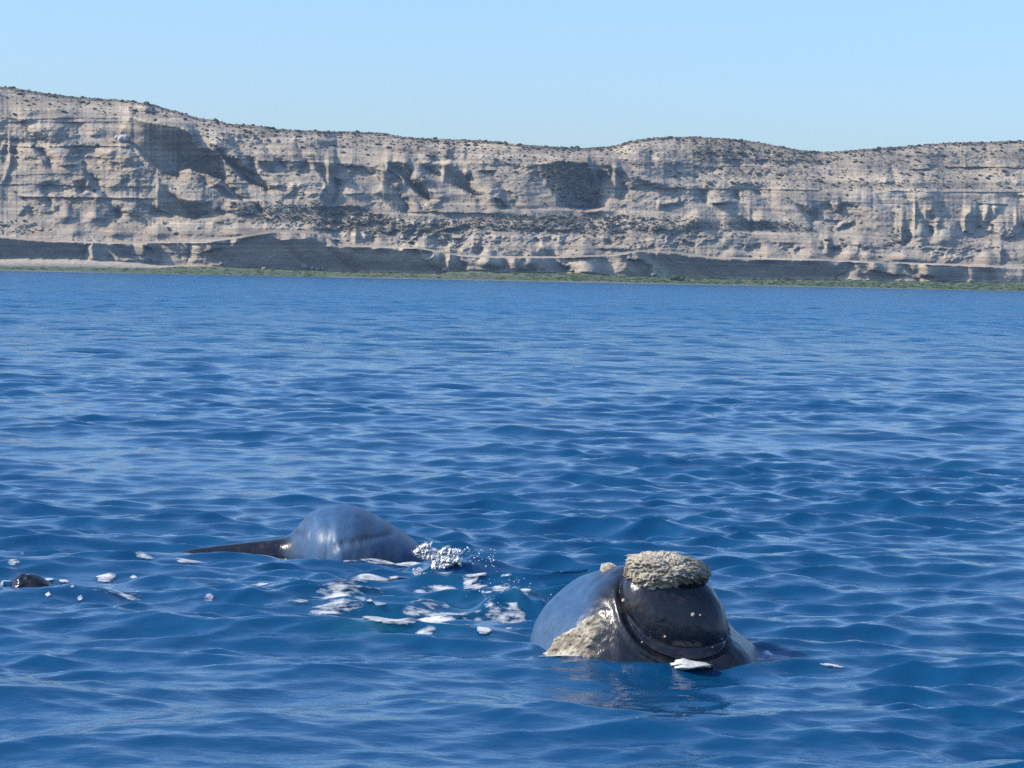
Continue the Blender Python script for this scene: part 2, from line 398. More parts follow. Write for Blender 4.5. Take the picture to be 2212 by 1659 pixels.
# worked out on a plain raster: a shaded face falls back along the direction the sunlight takes
PX = 2.0
gs = np.arange(-900, 3100 + PX, PX); gp = np.arange(150, 660, PX)
GS, GP = np.meshgrid(gs, gp)
gb = np.where(GP > LIP_L(gs), .42, np.where(GP > MID_L(gs), 1.15, np.where(GP > UP_L(gs), .75, 1.25)))
GWS = GS + 4.5 * fbm(GS / 16, GP / 9, 3, .5, 9); GWP = GP + 3.0 * fbm(GS / 12, GP / 12, 3, .5, 4)
face = np.zeros(GS.shape); gain = np.ones(GS.shape)
for poly, a in FACES:
    k = in_poly(GWS, GWP, poly)
    face[k] = 1.0; gain[k] = np.clip(a / .8, .8, 1.3)
gsoft = blur(blur(face, 1, 0), 1, 1)
STEEP = .32
gmpp = np.interp(gs, sx, mpp)
rate = face * gain * ((.2 + .86 * gb * STEEP) * 1.3 + .27) * PX * gmpp[None, :]
drop = .643 / .75                               # the light comes down this much per unit to the right
grel = np.zeros(GS.shape); cur = np.zeros(len(gp))
ret = np.exp(-(1 - face) * PX / 9.0)
for i in range(1, len(gs)):
    up1 = np.concatenate([[0.0], cur[:-1]])
    inn = cur * (1 - drop) + up1 * drop
    m = face[:, i] > 0
    cur = np.where(m, inn + rate[:, i], np.minimum(cur, cur * ret[:, i]))
    grel[:, i] = cur
grel = blur(grel, 1, 0)
def raster(A, s_, p_):
    x = np.clip((s_ - gs[0]) / PX, 0, len(gs) - 1.001); y = np.clip((p_ - gp[0]) / PX, 0, len(gp) - 1.001)
    i = x.astype(int); j = y.astype(int); fx = x - i; fy = y - j
    return (A[j, i] * (1 - fx) + A[j, i + 1] * fx) * (1 - fy) + (A[j + 1, i] * (1 - fx) + A[j + 1, i + 1] * fx) * fy
relief = raster(grel, S, PY); soft = raster(gsoft, S, PY)
WS = S + 4.5 * fbm(S / 16, PY / 9, 3, .5, 9); WP = PY + 3.0 * fbm(S / 12, PY / 12, 3, .5, 4)
sea_zone = (PY > ylip)

# hard beds that stand proud: (line, overhang in metres)
LEDGES = [
 (cA([(0, 415), (150, 418), (300, 440), (800, 420), (1500, 425)]), .35), (cA([(0, 470), (400, 465), (800, 470), (1590, 458)]), .55),
 (cA([(40, 745), (200, 765), (560, 790)]), 1.3), (cA([(660, 770), (900, 765), (1000, 755), (1390, 770), (1580, 770)]), .9),
 (cA([(0, 1240), (350, 1230), (650, 1238), (900, 1250), (1300, 1262), (1900, 1268)]), .5),
 (cB([(240, 205), (330, 212), (930, 222), (1000, 222), (1900, 235)]), 1.0), (cA([(100, 1130), (700, 1100), (1100, 1125)]), .3),
 (cE([(880, 1160), (1200, 1155), (1350, 1165), (2000, 1178)]), .8), (cE([(0, 565), (120, 590), (330, 600)]), .7), (cE([(1000, 650), (1180, 652)]), .5),
 (cE([(1760, 648), (1950, 645)]), 1.3), (cG([(1180, 100), (1500, 112), (2212, 112)]), .35), (c5([(0, 484), (400, 487), (920, 492)]), .6),
 (cH([(800, 535), (1300, 545), (1750, 545), (2212, 550)]), .55), (cH([(1380, 285), (1700, 280), (2212, 290)]), 1.1), (cH([(1000, 310), (1230, 300)]), 1.0),
 (cH([(1720, 665), (2030, 672)]), .9), (cH([(1500, 858), (2212, 866)]), .3), (cH([(1100, 855), (1300, 860)]), .7), (cH([(110, 840), (275, 845)]), .8),
 (cH([(420, 1290), (760, 1275), (900, 1300), (1240, 1282)]), .9), (cH([(1480, 1330), (1700, 1338), (2212, 1345)]), .6), (cH([(1150, 1310), (1440, 1330)]), .9),
 (cD([(-150, 785), (0, 785), (350, 780), (850, 785)]), 1.4), (cD([(0, 905), (430, 915)]), .5),
 (cC([(1080, 742), (1380, 745), (1450, 745), (2212, 772)]), .7), (cE([(120, 940), (330, 930)]), .7), (cC([(640, 870), (800, 878)]), .3), (cC([(760, 1015), (1080, 1015), (1250, 1040), (1560, 1070)]), .45),
 (cC([(900, 905), (1500, 915)]), .3), (cB([(1140, 770), (1730, 775)]), 1.3), (c4([(1270, 330), (1640, 335)]), .6), (cG([(620, 935), (800, 940), (1000, 945), (1310, 930)]), .9),
 (c5([(260, 925), (980, 930)]), .5), (c5([(300, 340), (850, 342)]), .3), (c5([(130, 548), (700, 555), (1250, 575), (1700, 578)]), .2),
]
ledge = np.zeros(S.shape); band = np.zeros(S.shape)
for pts, amp in LEDGES:
    yl = np.interp(sx, pts[:, 0], pts[:, 1]) + 1.2 * fbm(sx / 14, sx * 0 + pts[0, 1], 3)
    fade = sstep(pts[:, 0].min() - 5, pts[:, 0].min() + 5, sx) * sstep(pts[:, 0].max() + 5, pts[:, 0].max() - 5, sx) * (.75 + .5 * fbm(sx / 30, sx * 0 + pts[0, 1] * .37, 3))
    up = yl[None, :] - PY                        # above the bed line is positive
    g = np.where(up > 0, -np.exp(-up / 12.0), .75 * np.exp(up / 16.0))
    ledge += amp * fade[None, :] * g
    band += amp * fade[None, :] * np.exp(-((up - 3) / 4.0) ** 2)

# runoff rills, lumps
zlow = sstep(0, 12, ylip - PY) * sstep(0, 20, PY - ymid)
zmid = sstep(-6, 10, ymid - PY) * sstep(-10, 14, PY - yup)
zup = sstep(0, 20, yup - PY)
wob = 6 * fbm(S / 40, PY / 30, 3, .5, 11)
rid = 1 - 2 * np.abs(vnoise((S + wob - .3 * PY) / 11.0, PY / 26.0) * 2 - 1)
rid2 = 1 - 2 * np.abs(vnoise((S + wob) / 24.0 + 40, PY / 60.0 + 3) * 2 - 1)
lump = np.abs(fbm(S / 34, PY / 20, 4, .55, 21))
rills = (.12 * rid + .5 * rid2) * (zmid * (.5 + .6 * fbm(S / 90, PY / 50, 2, .5, 31)) + .35 * zlow) - .05 * rid2 * zup
rid3 = 1 - 2 * np.abs(vnoise((S - .75 * PY + 2.2 * wob) / 62.0 + 7, PY / 150.0 + 2) * 2 - 1)
rough = 4.0 * (rid3 - .2) * (zmid + .45 * zup) * (1 - soft) * sstep(0, 60, PY - ysk) + 2.1 * fbm(S / 55, PY / 34, 6, .56, 1) * (.35 + .65 * sstep(0, 30, PY - ysk)) + 3.6 * (lump - .2) * (zlow + .35 * zmid) + .24 * fbm(S / 6.5, PY / 4.6, 3, .6, 41)
smooth_ = .35 + 1.0 * sstep(-.25, .3, fbm(S / 130, PY / 45, 3, .5, 91))
rough = rough * smooth_ * (1 - .7 * soft); rills = rills * (1 - .7 * soft)
butt = np.abs(fbm(S / 75, PY / 160, 3, .5, 77))
rough = np.where(sea_zone, rough * .7 - 14 * (butt - .2) * sstep(0, 14, yft[None, :] - PY + 8) * (1 - soft), rough)

# debris cones below the gullies
cones = np.zeros(S.shape)
for fn, x0, y0, y1, hw in ((c5, 870, 785, 918, 120), (c5, 600, 815, 915, 120), (c5, 380, 835, 905, 95), (c5, 1115, 838, 922, 95), (c5, 1230, 845, 918, 70), (c5, 1190, 755, 825, 70),
                           (c3, 990, 905, 992, 120), (c3, 720, 900, 985, 130), (c3, 470, 890, 975, 110), (c3, 1500, 900, 985, 150), (c4, 950, 815, 965, 120), (c4, 1220, 835, 965, 95), (c4, 1560, 760, 905, 150),
                           (c5, 1550, 640, 800, 110), (c5, 1700, 700, 820, 120), (c5, 1980, 850, 970, 120), (c5, 1450, 860, 930, 140), (c4, 130, 740, 845, 60), (c4, 270, 745, 850, 70), (c4, 560, 740, 850, 90),
                           (c3, 600, 760, 880, 90), (c3, 420, 765, 880, 100), (c5, 150, 600, 700, 130), (c5, 560, 590, 690, 110)):
    (ax, ay), (bx_, by_) = fn([(x0, y0), (x0 + hw, y1)])
    w_ = np.clip((PY - ay) / (by_ - ay), 0, 1.0) * (bx_ - ax)
    h_ = np.clip(w_ - np.abs(S - ax + 2.5 * fbm(S / 9, PY / 40, 3, .5, x0)), 0, None) * .20 * .8
    cones = np.maximum(cones, h_ * sstep(by_ + 16, by_ - 10, PY))
cones = blur(blur(cones, 2, 0), 3, 1)
# bench on top of the sea cliff, then build the depth upward row by row
dz = np.abs(np.diff(PY, axis=0, prepend=PY[:1])) * mpp[None, :]
bench = 22.0 * sstep(-1.5, 2.5, ylip - PY)
dev = np.zeros(S.shape); cd_ = np.zeros(len(sx)); dpx = np.abs(np.diff(PY, axis=0, prepend=PY[:1]))
for j in range(NR):                            # shaded faces are steep; above them the slope returns to its own line
    cd_ = cd_ * np.exp(-(1 - soft[j]) * dpx[j] / 13.0) - (1 - STEEP) * b[j] * soft[j] * dz[j]; dev[j] = cd_
depth = np.cumsum(b * dz, 0) + dev + bench + relief
mx = depth[0].copy()
for j in range(NR):                            # never let upper ground hang far out over what lies below it
    mx = np.maximum(mx - 1.7 * dz[j], depth[j]); depth[j] = np.maximum(depth[j], mx - 1.0)
cm = 1 - .75 * sstep(0, 2.0, cones)
depth = depth + ledge + (rills + rough) * cm - cones
beach_w = np.interp(sx, [-900, 0, 500, 900, 2212, 3100], [46, 46, 40, 30, 26, 26])
YW = DSH[None, :] + beach_w[None, :] + depth
V = dirs(S, PY) * YW[..., None] + np.array([0, 0, CAMH])
# plateau behind the rim
last = V[-1]
back = []
for k, (dy, dzz) in enumerate([(6, .3), (20, .2), (60, -1), (130, -3)]):
    q = last.copy(); q[:, 1] += dy; q[:, 0] *= (1 + dy / 1000.0); q[:, 2] += dzz + .5 * fbm(sx / 12.0, sx * 0 + k * 3.3, 3); back.append(q)
VV = np.concatenate([V, np.array(back)], 0)

# colours of the ground itself
scrub_zones = [
 (c3([(1430, 780), (1650, 770), (2212, 830), (2300, 930), (1700, 920), (1500, 850)]), .8), (c4([(-100, 600), (200, 610), (450, 700), (800, 690), (900, 640), (1500, 650), (1700, 700), (1300, 760), (800, 740), (400, 800), (-100, 740)]), .85),
 (c4([(1270, 320), (1430, 300), (1580, 310), (1630, 390), (1660, 520), (1650, 600), (1560, 620), (1400, 600), (1340, 500), (1290, 420)]), .7),
 (c5([(100, 170), (440, 190), (700, 240), (1000, 262), (1250, 245), (1100, 300), (900, 335), (300, 330), (100, 300)]), .8), (c5([(-100, 330), (900, 340), (2212, 330), (2212, 500), (900, 490), (0, 480)]), .35),
 (c5([(150, 700), (500, 680), (750, 690), (900, 760), (300, 740)]), .7), (cH([(800, 900), (1060, 930), (1060, 1050), (900, 1150), (700, 1150)]), .55),
 (cB([(-200, 470), (300, 480), (700, 650), (-200, 690)]), .55), (c4([(1330, 640), (2300, 660), (2300, 780), (1900, 760), (1560, 790)]), .7), (c4([(880, 660), (1500, 640), (1450, 700), (850, 710)]), .9),
 (cC([(700, 330), (1900, 350), (2212, 400), (2212, 500), (1700, 430), (1100, 480), (800, 560), (300, 380)]), .5), (cE([(0, 210), (700, 220), (1600, 300), (1500, 430), (800, 350), (0, 290)]), .6),
 (cA([(800, 180), (2212, 300), (2212, 480), (1700, 400), (1600, 320), (800, 280)]), .5), (cG([(900, 480), (1700, 480), (1500, 760), (700, 660)]), .5), (cF([(0, 380), (900, 420), (1900, 440), (1700, 560), (900, 560)]), .35),
]
sc = .10 + .9 * sstep(9, 2, PY - ysk[None, :]) + .30 * sstep(60, 10, PY - ysk[None, :])
for poly, d in scrub_zones:
    sc = np.maximum(sc, d * blur(blur(in_poly(WS, WP, poly).astype(float), 4, 0), 4, 1))
sc = np.clip(sc - .6 * soft * (sc < .5), 0, 1)
sand = np.array([.385, .322, .242]); pale = np.array([.49, .42, .32]); olive = np.array([.16, .15, .115]); cream = np.array([.50, .43, .31])
t1 = np.clip(.5 + 1.2 * fbm(S / 90, PY / 12, 4, .55, 51), 0, 1)[..., None]
colr = sand * (1 - t1) + pale * t1
bed = PY - yft[None, :] * .5 - ymid[None, :] * .5
st_ = fbm(S / 500, bed / 5.0 + .5 * fbm(S / 80, S * 0, 2), 3, .65, 83)
colr = colr * (1 + .17 * np.tanh(5 * st_))[..., None]
lowc = (sstep(10, 40, PY - ylip) * np.clip(.5 + 1.5 * fbm(S / 50, PY / 20, 3, .5, 61), 0, 1))[..., None]
colr = colr * (1 - .6 * lowc) + cream * .6 * lowc
whb = np.exp(-((PY - np.interp(sx, *c5([(0, 545), (600, 560), (1250, 575), (2212, 585)]).T)[None, :]) / 4.0) ** 2) * (S > 1480) * .45
colr = colr * (1 - whb[..., None]) + np.array([.68, .62, .52]) * whb[..., None]
patch = sstep(-.15, .45, fbm(S / 9, PY / 5, 4, .6, 71) + 1.1 * (sc - .5))[..., None] * sc[..., None]
colr = colr * (1 - .75 * patch) + olive * .75 * patch
colr = colr * (1 + .10 * np.clip(band, 0, 1.5)[..., None])
cb = np.concatenate([colr, np.repeat(colr[-1:] * .5 + olive * .5, len(back), 0)], 0)
cliff = link('cliff', mesh_np('cliff', VV, grid_faces(NR + len(back), len(sx)), ROCK, cols=cb))
tag(cliff, kind='structure')

# beach between the water and the cliff foot
u = np.linspace(0, 1, NB)[:, None]
pb = (ysh + (yft - ysh) * u)
yb = DSH[None, :] + beach_w[None, :] * (u ** 1.15) + depth[0][None, :] * sstep(.6, 1, u)
VB = dirs(np.broadcast_to(sx, pb.shape), pb) * yb[..., None] + np.array([0, 0, CAMH])
VB[..., 2] += .25 * fbm(VB[..., 0] / 3, VB[..., 1] / 3, 4, .6, 3) * np.sin(u * math.pi)
front = VB[0].copy(); front[:, 1] -= 25; front[:, 2] = -2.0
VB = np.concatenate([front[None], VB], 0)
u2 = np.concatenate([[[0.0]], u], 0); SB = np.broadcast_to(sx, (NB + 1, len(sx)))
green_t = np.interp(sx, *c3([(-2600, 1178), (0, 1180), (560, 1190), (900, 1195), (1150, 1185), (1600, 1180), (6600, 1180)]).T)
pb2 = np.concatenate([pb[:1], pb], 0)
isgreen = sstep(-2, 1.5, pb2 - green_t[None, :] + 1.5 * fbm(SB / 20, u2 * 4, 3))
isgreen = np.maximum(isgreen, (SB > 560) * 1.0) * (.85 + .15 * fbm(SB / 12, u2 * 5, 3))
isgreen = isgreen * (1 - .6 * sstep(.12, .0, u2))
wet = sstep(.85, .45, u2)
cg = np.array([.06, .105, .025]); cs = np.array([.55, .45, .33]); cw = np.array([.27, .255, .22]); ck = np.array([.16, .14, .085])
colB = cs * (1 - wet[..., None]) + cw * wet[..., None]
gm = np.clip(isgreen, 0, 1)[..., None]
brown = sstep(.1, .5, fbm(SB / 14, u2 * 4, 4, .6, 8))[..., None]
colB = colB * (1 - gm) + (cg * (1 - .5 * brown) + ck * .5 * brown) * gm
beach = link('beach', mesh_np('beach', VB, grid_faces(NB + 1, len(sx)), BEACH, cols=colB))
tag(beach, kind='structure')

# ------------------------------------------------------------------ shrubs, weed, boulders
def bush_mesh(name, seed, mat, base=ICO1, flat=.75):
    r = np.random.RandomState(seed); v, f = base
    vs_, fs_ = [], []; n = 0
    for k in range(4):
        c = np.array([r.uniform(-.5, .5), r.uniform(-.4, .4), r.uniform(0, .35)]); rad = r.uniform(.4, .62)
        q = v * rad * (1 + .35 * (r.rand(len(v), 1) - .5)) * np.array([1, 1, flat]) + c
        vs_.append(q); fs_.append(f + n); n += len(v)
    return mesh_np(name, np.concatenate(vs_), np.concatenate(fs_), mat, smooth=False)
NEAR = [bush_mesh('shrub', 100 + k, SCRUB, ICO0) for k in range(5)]
# candidate places, weighted by how densely scrub grows there
inside = (S > -80) & (S < 2292)
wgt = (sc ** 1.6) * inside * (PY < ylip)
wgt[:1] = 0
wgt = wgt / wgt.sum()
idx = rng.choice(wgt.size, 7000, p=wgt.ravel(), replace=False)
size = np.exp(rng.normal(-.62, .42, 7000))
size[:330] = rng.uniform(.9, 1.7, 330)
Vf = V.reshape(-1, 3)
pos = Vf[idx] + np.array([0, 0, .1])
for k in range(300):
    o = link('shrub', NEAR[k % 5], None, pos[k])
    o.scale = (size[k] * rng.uniform(.9, 1.3), size[k], size[k] * rng.uniform(.6, .95)); o.rotation_euler = (0, 0, rng.uniform(0, 6.28))
    tag(o, 'dark dry desert shrub growing on the pale cliff slope', 'shrub', 'desert shrubs scattered over the cliffs')
bv, bf = ICO0
vv, ff = [], []
for k in range(300, 7000):
    q = bv * (1 + .5 * (rng.rand(12, 1) - .5)) * np.array([1.15, 1, .7]) * size[k] * .62 + pos[k]
    vv.append(q); ff.append(bf + 12 * (k - 300))
tag(link('scrub', mesh_np('scrub', np.concatenate(vv), np.concatenate(ff), SCRUB, smooth=False)), kind='stuff')
# seaweed and salt plants on the tidal flat
vv, ff = [], []; n = 0
for k in range(2600):
    i = rng.randint(len(sx)); j = 1 + rng.randint(3, NB)
    if not (-60 < sx[i] < 2272) or isgreen[j, i] < .5: continue
    if sx[i] < 1150 and rng.rand() < .6: continue
    s_ = rng.uniform(.25, .8)
    q = bv * (1 + .5 * (rng.rand(12, 1) - .5)) * np.array([1.5, 1, .5]) * s_ + VB[j, i]
    vv.append(q); ff.append(bf + 12 * n); n += 1
tag(link('seaweed', mesh_np('seaweed', np.concatenate(vv), np.concatenate(ff), WEED, smooth=False)), kind='stuff')

def boulder_mesh(seed, mat):
    r = np.random.RandomState(seed); v, f = ICO2
    d = 1 + .28 * fbm(v[:, 0] * 1.3 + seed, v[:, 1] * 1.3 + v[:, 2], 3)
    return mesh_np('boulder', v * d[:, None] * np.array([1, .9, .75]), f, mat, smooth=False)
BM = [boulder_mesh(k, STONE) for k in range(4)]
def place(px, py, off=0.0):
    """Point of the cliff or beach surface seen at a measured position."""
    i = int(np.argmin(np.abs(sx - px)))
    if py > yft[i]:
        j = int(np.argmin(np.abs(pb[:, i] - py))); return VB[j + 1, i].copy()
    j = int(np.argmin(np.abs(PY[:, i] - py))); return V[j, i].copy()
bspots = [cD([(1680, 1090)])[0], cD([(1770, 1100)])[0], cD([(1840, 1105)])[0], cD([(1910, 1110)])[0], cD([(1180, 1105)])[0],
          cF([(1325, 915)])[0], cH([(910, 1480)])[0], cH([(1650, 1480)])[0], cG([(1830, 1180)])[0], cG([(820, 1130)])[0], cD([(660, 1045)])[0]]
BLAB = ['tallest boulder of the pile in front of the long shaded wall', 'second boulder of the pile in front of the long shaded wall', 'third, lower boulder of the pile before the long shaded wall', 'rightmost low boulder of the pile before the long shaded wall',
        'lone low stone at the left foot of the long shaded wall', 'pale stone between the two dark bays right of the long wall', 'pale stone on the beach below the far right cliff', 'rightmost pale stone at the foot of the cliff',
        'pale boulder beside the right side of the dark arch', 'low stone right of the dark pyramid of shade at mid shore', 'low stone on the sand left of the long shaded wall']
for k, (px, py) in enumerate(bspots):
    p = place(px, py); r = [1.9, 1.4, 1.1, .9, .9, 1.2, .9, .8, 1.3, 1.0, .9][k]
    o = link('boulder', BM[k % 4], None, p + np.array([0, -1.0, r * .3])); o.scale = (r, r, r); o.rotation_euler = (0, 0, k * 1.3)
    tag(o, BLAB[k], 'boulder', 'boulders at the foot of the cliff')
for (px, py), r, lab in ((cA([(1535, 680)])[0], 2.6, 'pale boulder perched on the sunlit edge of the dark headland'), (cA([(1455, 655)])[0], 1.2, 'smaller pale block just left of the boulder on the headland edge')):
    p = place(px, py); o = link('boulder', boulder_mesh(31 + int(r), mat_plain('pale_stone', (.62, .56, .47), .9)), None, p + np.array([0, -1.5, 0]))
    o.scale = (r, r, r); tag(o, lab, 'boulder')
for px, py, r, lab in ((1462, 606, 2.2, 'round dark green bush at the water edge below the arch'),):
    p = place(px, py); o = link('shrub', bush_mesh('beach_bush', 77, WEED), None, p + np.array([0, 0, .6])); o.scale = (r * 1.8, r, r); tag(o, lab, 'shrub')

# ------------------------------------------------------------------ the sea
NW = 130
wr = np.random.RandomState(11)
lam = np.exp(wr.uniform(math.log(.22), math.log(6.0), NW))
th = -math.pi / 2 + .06 + wr.normal(0, .48, NW)
ph = wr.uniform(0, 2 * math.pi, NW)
kk = 2 * math.pi / lam
shape = np.exp(-np.log(lam / .62) ** 2 / (2 * .8 ** 2)) + .25 * (lam > 2.5)
slope = .35 * math.sqrt(2.0) * shape / math.sqrt((shape ** 2).sum())
amp = slope / kk
def bumps(x, y):
    z = 0.0
    for px, py, h, rx, ry in ((1105, 1306, .22, .34, .42), (1170, 1312, .15, .22, .3), (1060, 1312, .10, .18, .3), (1125, 1310, .08, .1, .2), (1020, 1232, .20, .42, .5), (945, 1236, .12, .3, .4), (60, 1290, .04, .5, .5), (170, 1284, .10, .45, .4), (1740, 1436, .03, .5, .12), (720, 1220, .05, 1.2, .4)):
        c = on_sea(px, py)
        z = z + h * (1 + .5 * fbm(x * 2.5, y * 1.8, 3, .6, px)) * np.exp(-((x - c[0]) / rx) ** 2 - ((y - c[1]) / ry) ** 2)
    return z
def sea_z(x, y, cell, disp=False):
    gust = .72 + .75 * (fbm(x / 9.0, y / 16.0, 3, .5, 5)) 
    fa = sstep(90, 220, np.hypot(x, y))
    z = np.zeros_like(x); dx = np.zeros_like(x); dy = np.zeros_like(x)
    for i in range(NW):
        att = sstep(2.2 - 1.3 * fa, 4.0 - 2.2 * fa, lam[i] / cell)
        if not att.any(): continue
        g = gust if lam[i] < 2.0 else 1.0
        p = kk[i] * (math.cos(th[i]) * x + math.sin(th[i]) * y) + ph[i]
        a = amp[i] * att * g
        z += a * np.cos(p)
        if disp:
            s_ = -a * np.sin(p) * 1.1; dx += math.cos(th[i]) * s_; dy += math.sin(th[i]) * s_
    z = z + bumps(x, y)
    return (z, dx, dy) if disp else z
def ratio(r): return np.where(r < 75, .0026, .0026 + .0032 * sstep(75, 220, r))
rad = [4.0]
while rad[-1] < 19: rad.append(rad[-1] * 1.03)
while rad[-1] < 1180: rad.append(rad[-1] * (1 + float(ratio(np.array(rad[-1])))))
rad = np.array(rad)
tdeg = np.concatenate([np.linspace(-75, -27, 40, endpoint=False), np.linspace(-27, -13, 110, endpoint=False), np.linspace(-13, 13, 480, endpoint=False), np.linspace(13, 27, 110, endpoint=False), np.linspace(27, 75, 41)])
ta = np.radians(tdeg)
RX = rad[:, None] * np.sin(ta)[None, :]; RY = rad[:, None] * np.cos(ta)[None, :]
cell = np.maximum(rad[:, None] * ratio(rad)[:, None], rad[:, None] * np.gradient(ta)[None, :] * .8) + 0 * RX
z, dx, dy = sea_z(RX, RY, cell, True)
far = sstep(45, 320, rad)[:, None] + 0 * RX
aer = np.zeros_like(RX)
for px, py, rx, ry, s_ in ((800, 1366, .55, .7, .55), (720, 1360, .35, .5, .35), (980, 1370, .4, .5, .25), (860, 1300, 1.2, 1.4, .16), (1120, 1302, .5, .5, .35)):
    c = on_sea(px, py); aer = np.maximum(aer, s_ * np.exp(-((RX - c[0]) / rx) ** 2 - ((RY - c[1]) / ry) ** 2))
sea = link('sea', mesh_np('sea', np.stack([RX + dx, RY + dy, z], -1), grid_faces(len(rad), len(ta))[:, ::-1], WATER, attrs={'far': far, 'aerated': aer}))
tag(sea, kind='structure')

# ------------------------------------------------------------------ the near whale
def interp_s(z, pts, n=0):
    p = np.array(pts, float); p = p[np.argsort(p[:, 0])]
    return np.interp(z, p[:, 0], p[:, 1])
def tab(pts, lo, hi, sm):
    """Smoothed lookup table through measured points."""
    g = np.linspace(lo, hi, 400); y = interp_s(g, pts)
    for _ in range(2): y = blur(y, sm, 0)
    return lambda z: np.interp(z, g, y)
WX, WY = 1400.0, 1437.0
wsea = on_sea(WX, WY); wm = wsea[1] / F; worg = wsea + np.array([0, .55, -.085])
k_ = wm * .3564
def wl(cx, cy): return ((1091.5 + cx * .3564 - WX) * wm, (WY - 1152.1 - cy * .3564) * wm)
silL = [wl(*p) for p in [(143, 790), (160, 700), (195, 580), (240, 480), (295, 415), (400, 315), (480, 250), (560, 195), (650, 150), (740, 125)]]
silR = [wl(*p) for p in [(1640, 790), (1610, 720), (1530, 640), (1450, 590), (1400, 530), (1365, 475), (1330, 420), (1285, 365), (1250, 310), (1200, 240), (1130, 180), (1000, 140)]]
xLf = tab([(z_, x_) for x_, z_ in silL] + [(-.3, -1.52), (-1.2, -1.6)], -1.3, 1.35, 8)
xRf = tab([(z_, x_) for x_, z_ in silR] + [(-.3, 1.62), (-1.2, 1.75)], -1.3, 1.35, 8)
yF = tab([(-1.2, -.35), (-.5, -.62), (0, -.58), (.3, -.47), (.6, -.33), (.9, -.12), (1.1, .10), (1.3, .42)], -1.3, 1.35, 10)
yBk = tab([(-1.2, 2.6), (0, 2.2), (.6, 1.7), (1.0, 1.3), (1.3, .9)], -1.3, 1.35, 10)
BC = np.array([.315, -.10, .655]); BR = np.array([.585, .40, .50])
xKf = tab([(z_, x_) for x_, z_ in [wl(*p) for p in [(520, 790), (560, 650), (585, 550), (610, 450), (640, 350), (680, 250), (730, 150)]]] + [(-.3, -.75), (-1.2, -.9)], -1.3, 1.35, 10)
def whale_F(x, y, z):
    zz = np.clip(z + .09 * np.clip(y + .1, 0, 3), -1.25, 1.3)
    xl = xLf(zz); xr = xRf(zz); yf = yF(zz)
    xk = np.minimum(xKf(zz), xr - .3)
    wl_ = np.maximum(xk - xl, .08); dl = .95; nl = np.hypot(wl_, dl)
    f_l = (-(x - xk) * dl - (y - yf) * wl_) / nl
    rk = .30; dr = .9; nr_ = math.hypot(rk, dr)
    f_r = ((x - xr + rk) * dr - (y - yf) * rk) / nr_
    f_l = np.maximum(f_l, xl - x - .02 * (y > yf + .95)); f_r = np.where(y > yf + dr, x - xr, f_r)
    def smax(a, b, k):
        h = np.clip(.5 - .5 * (b - a) / k, 0, 1); return b * (1 - h) + a * h + k * h * (1 - h)
    f1 = smax(smax(smax(yf - y + .12 * ((x - .3) / 1.0) ** 2, f_l, .30), f_r, .28), y - yBk(zz), .4)
    f1 = smax(f1, .8 * (z + .09 * np.clip(y + .1, 0, 3) - 1.19), .22)
    f1 = np.maximum(f1, -1.15 - z)
    q = (np.abs((x - BC[0] + .33 * (z - BC[2])) / BR[0]) ** 2.4 + np.abs((z - BC[2]) / BR[2]) ** 2.4) ** (1 / 2.4)
    front_ = sstep(.9, .2, y)
    low = sstep(1.05, .75, z)
    f1 = f1 - front_ * low * .03 * np.exp(-((q - 1.13) / .09) ** 2) * (x < .75) + front_ * low * .055 * np.exp(-((q - 1.03) / .03) ** 2)
    f1 = f1 + .012 * fbm(x * 2.2 + z, z * 2.2 + y * 1.7, 3, .5, 4)
    xs_ = x - BC[0] + .33 * (z - BC[2]); ys_ = np.where(y > BC[1], (y - BC[1]) * .55, y - BC[1] - .18 * (z - BC[2]))
    fb = ((np.abs(xs_ / BR[0]) ** 2.4 + np.abs(ys_ / BR[1]) ** 2.4 + np.abs((z - BC[2]) / BR[2]) ** 2.4) ** (1 / 2.4) - 1) * .45
    wr_ = .009 * fbm(x * 5 + z * 2, z * 5 + y * 3, 3, .55, 6)
    fb = fb + wr_; f1 = f1 + wr_
    kq = .025
    h = np.clip(.5 + .5 * (fb - f1) / kq, 0, 1)
    return fb * (1 - h) + f1 * h - kq * h * (1 - h)
NT, NP = 560, 300
C0 = np.array([.18, .55, .12])
azl = np.linspace(0, 2 * math.pi, NT, endpoint=False)
azl = azl + .45 * np.sin(azl + math.pi / 2 - math.pi / 2) * 0
azm = azl - math.pi / 2 - .0
elv = np.radians(np.linspace(-70, 90, NP))
dx_ = np.cos(elv)[:, None] * np.cos(azm)[None, :]; dy_ = np.cos(elv)[:, None] * np.sin(azm)[None, :]; dz_ = np.sin(elv)[:, None] + 0 * dx_
rs = np.linspace(.05, 3.2, 140)
prev = np.full(dx_.shape, -1.0); rad_ = np.full(dx_.shape, .3); pf = whale_F(C0[0] + dx_ * rs[0], C0[1] + dy_ * rs[0], C0[2] + dz_ * rs[0])
for a_, b_ in zip(rs[:-1], rs[1:]):
    nf = whale_F(C0[0] + dx_ * b_, C0[1] + dy_ * b_, C0[2] + dz_ * b_)
    cross = (pf <= 0) & (nf > 0)
    t_ = np.where(cross, a_ + (b_ - a_) * (-pf) / np.where(nf - pf == 0, 1, nf - pf), 0)
    rad_ = np.where(cross, t_, rad_); pf = nf
HX = C0[0] + dx_ * rad_; HY = C0[1] + dy_ * rad_; HZ = C0[2] + dz_ * rad_
whale = bpy.data.objects.new('whale', None); COL.objects.link(whale)
whale.location = worg
tag(whale, 'near whale raising its callosity crusted head out of the water, seen from the front', 'whale', 'whales at the surface')
